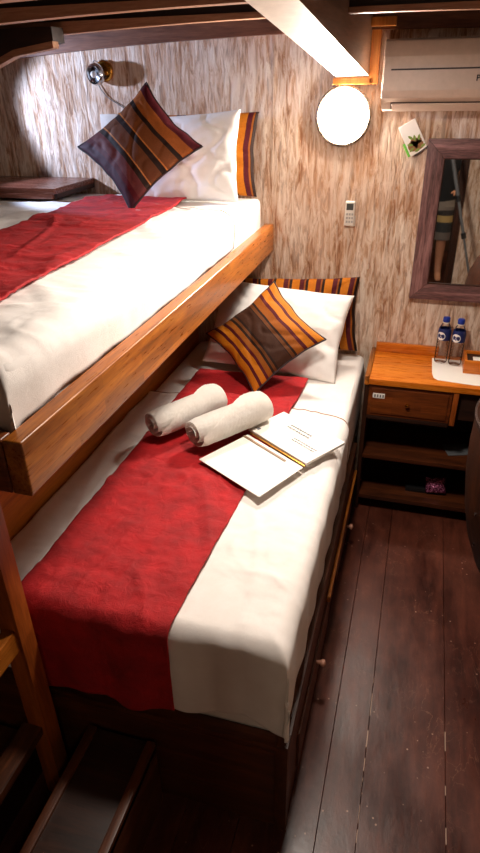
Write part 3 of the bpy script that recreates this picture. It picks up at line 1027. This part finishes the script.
def bottle(x, y, face, label, first=None):
    t = thing('water_bottle', label, 'bottle', (x, y, TZ + .0018), 'water bottles on the bedside table')
    z = TZ + .002
    R = .029
    prof = [(.012, .004), (.024, 0), (.0275, .004), (R, .012)]
    h = .012
    while h < .10:
        prof += [(R, h + .006), (R - .0022, h + .009), (R, h + .012)]
        h += .0145
    prof += [(R - .001, .116), (R - .001, .150), (R - .003, .158), (.021, .178), (.0135, .190), (.0125, .197), (.0125, .205)]
    obj('bottle_body', MB().lathe(prof, (x, y, z), 36), M['pet'], t, 60)
    obj('cap', MB().lathe([(.0145, .196), (.0155, .198), (.0155, .212), (.014, .2165), (.006, .2175)], (x, y, z), 24), M['blue_cap'], t)
    obj('neck_ring', MB().lathe([(.0125, .190), (.0155, .191), (.0155, .1945), (.0125, .195)], (x, y, z), 24), M['white_plastic'], t)
    lab = obj('bottle_label', MB().lathe([(R + .0004, .114), (R + .0006, .116), (R + .0006, .150), (R - .001, .158), (.0255, .166), (.0245, .166), (R - .002, .152), (R - .002, .115)], (x, y, z), 36), M['blue_label'], t)

    def badge(name, r0, r1, mat, eps, dx=0, dz=0, seg=28):
        bm_ = MB()
        rr = []
        for rad in (r0, r1):
            for e in (0, 1):
                pass
        def pt(rad, k, e):
            a = 2 * PI * k / seg
            u, v = dx + rad * math.cos(a), dz + rad * math.sin(a)
            th = face + u / R
            Re = R + .0007 + eps + e
            return (x + Re * math.sin(th), y - Re * math.cos(th), z + .134 + v)
        bm_.rings([[pt(r0, k, 0) for k in range(seg)], [pt(r0, k, .0005) for k in range(seg)], [pt(r1, k, .0005) for k in range(seg)], [pt(r1, k, 0) for k in range(seg)]], cap=False)
        if r0 < .001:
            pass
        obj(name, bm_, M[mat], lab)
    badge('white_badge', .0002, .0195, 'paper', 0)
    badge('badge_mark', .0002, .0052, 'blue_label', .0006, -.006, .003)
    badge('badge_mark', .0002, .0056, 'blue_label', .0006, .006, .003)
    badge('badge_mark', .0002, .0036, 'blue_cap', .0006, .0, -.006)
    return t


bottle(.165, 2.765, -.55, 'left plastic water bottle of the pair, with blue cap and label')
bottle(.228, 2.752, -.45, 'right plastic water bottle of the pair, nearer the wooden box')

wb = thing('wooden_box', 'small open wooden box on the bedside table right of the bottles', 'box', (.33, 2.7, TZ))
bw = M['teak_x']
obj('front_side', B((.262, 2.655, TZ + .001), (.40, 2.668, TZ + .062), .003), M['top'], wb)
obj('back_side', B((.262, 2.775, TZ + .001), (.40, 2.788, TZ + .062), .003), M['top'], wb)
obj('end_side', B((.262, 2.668, TZ + .001), (.275, 2.775, TZ + .062), .003), M['top'], wb)
obj('end_side', B((.387, 2.668, TZ + .001), (.40, 2.775, TZ + .062), .003), M['top'], wb)
obj('bottom', B((.275, 2.668, TZ + .002), (.387, 2.775, TZ + .012), 0), M['dark'], wb)
tp = MB().box((.278, 2.671, TZ + .013), (.384, 2.772, TZ + .052), .004)
tag(obj('tissue_pack', tp, M['dark']), 'brown packet lying inside the small wooden box', 'packet')
tag(obj('white_patch', B((.30, 2.69, TZ + .0525), (.38, 2.73, TZ + .0555), .001, 1), M['paper']), 'white patch on the packet in the small wooden box', 'paper')  # thin white patch on top of the packet

# things on the dark shelves
pu = MB()
random.seed(3)
t = NT('pink_sequins')
vo = t.n('ShaderNodeTexVoronoi')
vo.inputs['Scale'].default_value = 150
t.l(t.coords(), vo.inputs['Vector'])
t.set(Base_Color=t.ramp(vo.outputs['Distance'], [(.2, rgb(236, 150, 190)), (.55, rgb(120, 24, 72)), (.8, rgb(40, 10, 26))]), Roughness=.25, Metallic=.5)
t.bump(vo.outputs['Distance'], .8, .004)
M['sequin'] = t.m
sq = pillow('sequin_pouch', (.225, 2.60, .142), (1, .05, .1), (0, .35, 1), .10, .085, .05, M['sequin'], None, seed=88, n=20, amp=.003)
tag(sq, 'pink sequined pouch on the bottom shelf of the bedside table', 'pouch')
tag(obj('slim_case', MB().box((.085, 2.585, .093), (.195, 2.62, .118), .006).box((.105, 2.583, .103), (.175, 2.5855, .108), .0004), M['black']), 'slim black case lying on the bottom shelf beside the pouch', 'case')
tag(obj('paper_leaflet', B((.24, 2.60, .3265), (.36, 2.70, .3295), .0006, 1, Matrix.Translation((.3, 2.65, 0)) @ Matrix.Rotation(.3, 4, 'Z') @ Matrix.Translation((-.3, -2.65, 0))), M['grey']), 'grey leaflet lying on the upper open shelf of the bedside table', 'leaflet')

# barrel-shaped cabinet at the right edge
bc = thing('wooden_barrel', 'dark bulging wooden barrel at the right edge beside the bedside table', 'barrel', (.67, 2.06, 0))
BO = (.67, 2.06, 0)
bp = [(.20, .03), (.245, .09), (.30, .19), (.345, .31), (.375, .44), (.393, .58), (.398, .70), (.394, .82), (.378, .93), (.35, 1.0)]
obj('barrel_body', MB().lathe([(.16, .0)] + bp + [(.30, 1.02), (.02, 1.025)], BO, 48), M['dark_z'], bc, 50)
for hh in (.20, .80):
    rr = max(r for r, h in bp if abs(h - hh) < .1)
    obj('hoop', MB().lathe([(rr - .012, hh), (rr + .004, hh + .002), (rr + .006, hh + .026), (rr - .01, hh + .028)], BO, 48), M['dark'], bc)
for an, hh, rr in ((3.62, .66, .397), (3.55, .50, .383), (3.5, .34, .353)):
    d_ = Vector((math.cos(an), math.sin(an), 0))
    obj('rivet', MB().lathe([(.005, -.004), (.006, .004), (.003, .006)], Vector(BO) + d_ * rr + Vector((0, 0, hh)), 10, d_), M['chrome'], bc)

# wooden ledge at the head of the upper bunk
le = thing('headboard_ledge', 'wooden ledge board against the wall at the left of the upper bunk', 'ledge', (-2.0, 2.66, 1.43))
obj('ledge_board', B((-2.54, 2.48, 1.462), (-1.565, WY - .002, 1.486), .005), M['shelfwood'], le)
obj('front_strip', B((-2.54, 2.478, 1.442), (-1.58, 2.50, 1.463), .003), M['shelfwood'], le)
obj('end_strip', B((-1.59, 2.50, 1.442), (-1.566, WY - .003, 1.463), .003), M['dark'], le)

# ------------------------------------------------------------------ photographer, tripod and camera seen in the mirror
tr = thing('tripod', 'black camera tripod standing in front of the doorway, seen in the mirror', 'tripod', (.05, -.06, 0))
AP = Vector((.04, -.07, 1.74))
obj('tripod_head', MB().lathe([(.03, -.05), (.035, -.02), (.02, 0), (.018, .03), (.03, .035), (.03, .05)], AP, 20), M['black'], tr)
for an in (0, 128, 236):
    d_ = Vector((math.cos(math.radians(an)), math.sin(math.radians(an)), 0))
    ft = Vector((AP.x, AP.y, 0.012)) + d_ * (.53 if an == 0 else .5)
    a0 = AP + d_ * .03 + Vector((0, 0, -.03))
    lg = obj('leg', MB().tube([a0, a0.lerp(ft, .42)], .016, 12).tube([a0.lerp(ft, .42), a0.lerp(ft, .60)], .0125, 12).tube([a0.lerp(ft, .60), ft], .010, 12), M['grey'], tr)
    for q in (.42, .60):
        obj('clamp', MB().tube([a0.lerp(ft, q - .014), a0.lerp(ft, q + .014)], .021, 12), M['black'], lg)
    obj('foot', MB().ball(ft, .014), M['black'], lg)
cam_ = thing('camera', 'black camera fixed on top of the tripod', 'camera', (.03, -.07, 1.79))
obj('camera_body', B((-.04, -.115, 1.791), (.10, -.05, 1.885), .008, 3), M['black'], cam_)
obj('viewfinder_hump', B((.0, -.11, 1.885), (.06, -.06, 1.91), .006, 2), M['black'], cam_)
obj('lens', MB().lathe([(.036, 0), (.036, .025), (.031, .028), (.031, .03), (.026, .031)], (.03, -.051, 1.84), 28, (0, 1, 0)), M['black'], cam_)


def ell(c, rx, ry, seg=22, tilt=0):
    return [(c[0] + rx * math.cos(2 * PI * k / seg), c[1] + ry * math.sin(2 * PI * k / seg), c[2] + tilt * math.sin(2 * PI * k / seg)) for k in range(seg)]


def skin(name, joints, bones, mat, parent, sub=2):
    bm = bmesh.new()
    ly = bm.verts.layers.skin.verify()
    vs = {}
    first = True
    for kx, (co, r) in joints.items():
        v = bm.verts.new(co)
        v[ly].radius = (r, r) if not isinstance(r, tuple) else r
        v[ly].use_root = first
        first = False
        vs[kx] = v
    for a, b in bones:
        bm.edges.new((vs[a], vs[b]))
    me = bpy.data.meshes.new(name)
    bm.to_mesh(me)
    bm.free()
    o = bpy.data.objects.new(name, me)
    COL.objects.link(o)
    o.modifiers.new('skin', 'SKIN')
    s = o.modifiers.new('sub', 'SUBSURF')
    s.levels = s.render_levels = sub
    bpy.context.view_layer.update()
    me2 = bpy.data.meshes.new_from_object(o.evaluated_get(bpy.context.evaluated_depsgraph_get()))
    bpy.data.objects.remove(o)
    me2.materials.clear()
    return link(name, me2, mat, parent, 180)


PX, PY = .135, -1.21
pe = thing('person', 'person in black shirt, striped knee-length shorts and bare feet, reflected in the mirror', 'person', (PX, PY, 0))
J = {'pel': ((PX, PY, .86), (.13, .10))}
bones = []
J['waist'] = ((PX, PY, 1.0), (.125, .09))
J['chest'] = ((PX, PY - .01, 1.2), (.145, .105))
J['neckb'] = ((PX, PY - .01, 1.34), (.075, .07))
J['neck'] = ((PX, PY + .005, 1.40), (.05, .052))
bones += [('pel', 'waist'), ('waist', 'chest'), ('chest', 'neckb'), ('neckb', 'neck')]
for s, n_ in ((1, 'a'), (-1, 'b')):
    J['hip' + n_] = ((PX + s * .085, PY, .80), .085)
    J['knee' + n_] = ((PX + s * .092, PY + .015, .45), .055)
    J['calf' + n_] = ((PX + s * .094, PY - .01, .30), .052)
    J['ank' + n_] = ((PX + s * .095, PY, .08), .034)
    J['heel' + n_] = ((PX + s * .095, PY - .02, .035), .030)
    J['ball' + n_] = ((PX + s * .105, PY + .11, .028), (.036, .022))
    J['toe' + n_] = ((PX + s * .11, PY + .17, .02), (.03, .016))
    bones += [('pel', 'hip' + n_), ('hip' + n_, 'knee' + n_), ('knee' + n_, 'calf' + n_), ('calf' + n_, 'ank' + n_), ('ank' + n_, 'heel' + n_), ('ank' + n_, 'ball' + n_), ('ball' + n_, 'toe' + n_)]
    J['sh' + n_] = ((PX + s * .165, PY - .01, 1.29), .055)
    J['elb' + n_] = ((PX + s * .215, PY - .0, 1.03), .04)
    J['wri' + n_] = ((PX + s * .19, PY + .16, .93), .027)
    J['palm' + n_] = ((PX + s * .175, PY + .225, .925), (.036, .018))
    bones += [('neckb', 'sh' + n_), ('sh' + n_, 'elb' + n_), ('elb' + n_, 'wri' + n_), ('wri' + n_, 'palm' + n_)]
    for q, (dx, L, dz) in enumerate(((-.03, .062, .0), (-.010, .072, .003), (.010, .068, .002), (.028, .052, -.002))):
        b0 = Vector((PX + s * (.172 + dx), PY + .262, .924 + dz))
        J['f%d0%s' % (q, n_)] = (tuple(b0), .0095)
        J['f%d1%s' % (q, n_)] = (tuple(b0 + Vector((0, L * .5, -.008))), .009)
        J['f%d2%s' % (q, n_)] = (tuple(b0 + Vector((0, L * .85, -.034))), .0075)
        bones += [('palm' + n_, 'f%d0%s' % (q, n_)), ('f%d0%s' % (q, n_), 'f%d1%s' % (q, n_)), ('f%d1%s' % (q, n_), 'f%d2%s' % (q, n_))]
    J['t0' + n_] = ((PX + s * .135, PY + .215, .915), .011)
    J['t1' + n_] = ((PX + s * .118, PY + .25, .905), .009)
    bones += [('palm' + n_, 't0' + n_), ('t0' + n_, 't1' + n_)]
body = skin('body', J, bones, M['skin'], pe, 2)
# head with a face, same skin
hc = Vector((PX, PY + .015, 1.50))
hb = MB()
rg = []
for i in range(15):
    f = i / 14
    z = -.115 + .23 * f
    w = math.sqrt(max(.0004, 1 - (2 * f - 1) ** 2))
    wx = .074 * w * (.86 + .14 * min(1, f * 1.6))
    wy = .094 * w * (.9 + .1 * f)
    rg.append(ell((hc.x, hc.y, hc.z + z), wx, wy, 26))
hb.rings(rg)
hb.ball(hc + Vector((0, .093, -.012)), .014, (.8, 1, 1.3), 12)
for s in (-1, 1):
    hb.ball(hc + Vector((s * .074, -.008, -.005)), .026, (.3, .7, 1.1), 12)
hd = obj('head', hb, M['skin'], pe, 180)
for s in (-1, 1):
    obj('eye', MB().ball(hc + Vector((s * .029, .079, .012)), .009, (1.2, .8, .8), 12), M['hair'], hd)
obj('mouth', MB().ball(hc + Vector((0, .078, -.055)), .02, (1, .4, .25), 12), M['brownprint'], hd)
hr = MB()
rg = []
for i in range(9):
    f = i / 8
    z = .0 + .125 * f
    w = math.sqrt(max(.0004, 1 - (z / .126) ** 2))
    rg.append(ell((hc.x, hc.y - .016 - .02 * (1 - f), hc.z + z), .081 * w, .094 * w, 26, .035 * (1 - f)))
hr.rings(rg)
obj('hair', hr, M['hair'], pe, 180)
# shirt and shorts
sh = MB()
sh.rings([ell((PX, PY, z), rx, ry) for z, rx, ry in ((.80, .175, .135), (.84, .172, .132), (1.0, .158, .122), (1.15, .172, .132), (1.25, .178, .128), (1.32, .15, .105), (1.36, .085, .08))])
for s in (1, -1):
    a, b = Vector((PX + s * .14, PY - .01, 1.29)), Vector((PX + s * .205, PY - .004, 1.10))
    sh.tube([a, a.lerp(b, .5), b], [.07, .066, .064], 16)
obj('shirt', sh, M['blackmat'], pe, 60)
t = NT('striped_shorts')
sp_ = t.n('ShaderNodeSeparateXYZ')
t.l(t.coords(), sp_.inputs[0])
t.set(Base_Color=t.ramp(sp_.outputs['Z'], [(0, rgb(120, 108, 100)), (.50, rgb(58, 58, 58)), (.60, rgb(196, 164, 104)), (.665, rgb(62, 56, 54)), (.72, rgb(132, 120, 110))], 'CONSTANT'), Roughness=.9)
M['shorts'] = t.m
so_ = MB()
so_.rings([ell((PX, PY, z), rx, ry) for z, rx, ry in ((.70, .19, .135), (.76, .185, .14), (.86, .165, .128))])
for s in (1, -1):
    so_.rings([ell((PX + s * .095, PY + .006, z), rx, ry) for z, rx, ry in ((.42, .092, .1), (.43, .094, .102), (.58, .095, .108), (.76, .095, .125))])
obj('shorts', so_, M['shorts'], pe, 60)

# ------------------------------------------------------------------ lights
def area(name, loc, target, size, power, color, shape='DISK'):
    l = bpy.data.lights.new(name, 'AREA')
    l.shape = shape
    l.size = size
    l.energy = power
    l.color = color
    o = bpy.data.objects.new(name, l)
    COL.objects.link(o)
    o.location = loc
    o.rotation_euler = (Vector(target) - Vector(loc)).to_track_quat('-Z', 'Y').to_euler()
    return o


# cold reading spot on the hull side, outside the frame on the left
sp = bpy.data.lights.new('cold_bunk_spot', 'SPOT')
sp.energy = 120
sp.color = (.55, .68, 1.0)
sp.spot_size = math.radians(56)
sp.spot_blend = .25
sp.shadow_soft_size = .03
so2 = bpy.data.objects.new('cold_bunk_spot', sp)
COL.objects.link(so2)
so2.location = (-2.4, 2.44, 1.93)
so2.rotation_euler = (Vector((-.95, 2.76, 1.60)) - Vector(so2.location)).to_track_quat('-Z', 'Y').to_euler()

# unseen ceiling lamp, inferred from the evenly lit bed, and an added corridor fill
area('ceiling_lamp_light', (-.25, 1.62, 2.035), (-.25, 1.62, 0), .2, 21, (1, .88, .77))
area('corridor_fill_light', (.25, -.95, 2.04), (.2, -1.6, .5), .2, 9, (1, .86, .64))  # added fill without a fixture, lights the mirrored person

W = bpy.data.worlds.new('World')
S.world = W
W.use_nodes = True
W.node_tree.nodes['Background'].inputs[0].default_value = (.9, .75, .6, 1)
W.node_tree.nodes['Background'].inputs[1].default_value = .02

# ------------------------------------------------------------------ camera
cd_ = bpy.data.cameras.new('camera_view')
cd_.sensor_fit = 'HORIZONTAL'
cd_.sensor_width = 36
cd_.lens = 603.27 / 480 * 36
cd_.clip_start = .01
co_ = bpy.data.objects.new('camera_view', cd_)
COL.objects.link(co_)
R = Matrix(((0.96124802, 0.27516849, -0.01686831), (0.1215929, -0.47808504, -0.86985623), (-0.24742151, 0.83409651, -0.49301684)))
rm = Matrix((R[0], -Vector(R[1]), -Vector(R[2]))).transposed()
co_.matrix_world = Matrix.Translation((0, 0, 1.87)) @ rm.to_4x4()
# principal point half a pixel off the sensor centre is negligible
S.camera = co_

S.view_settings.view_transform = 'Standard'
S.view_settings.look = 'None'
S.view_settings.gamma = 1
S.view_settings.exposure = 0
try:
    S.view_settings.use_curve_mapping = False
except Exception:
    pass
S.cycles.max_bounces = 8
S.cycles.use_denoising = True
S.cycles.sample_clamp_indirect = 4
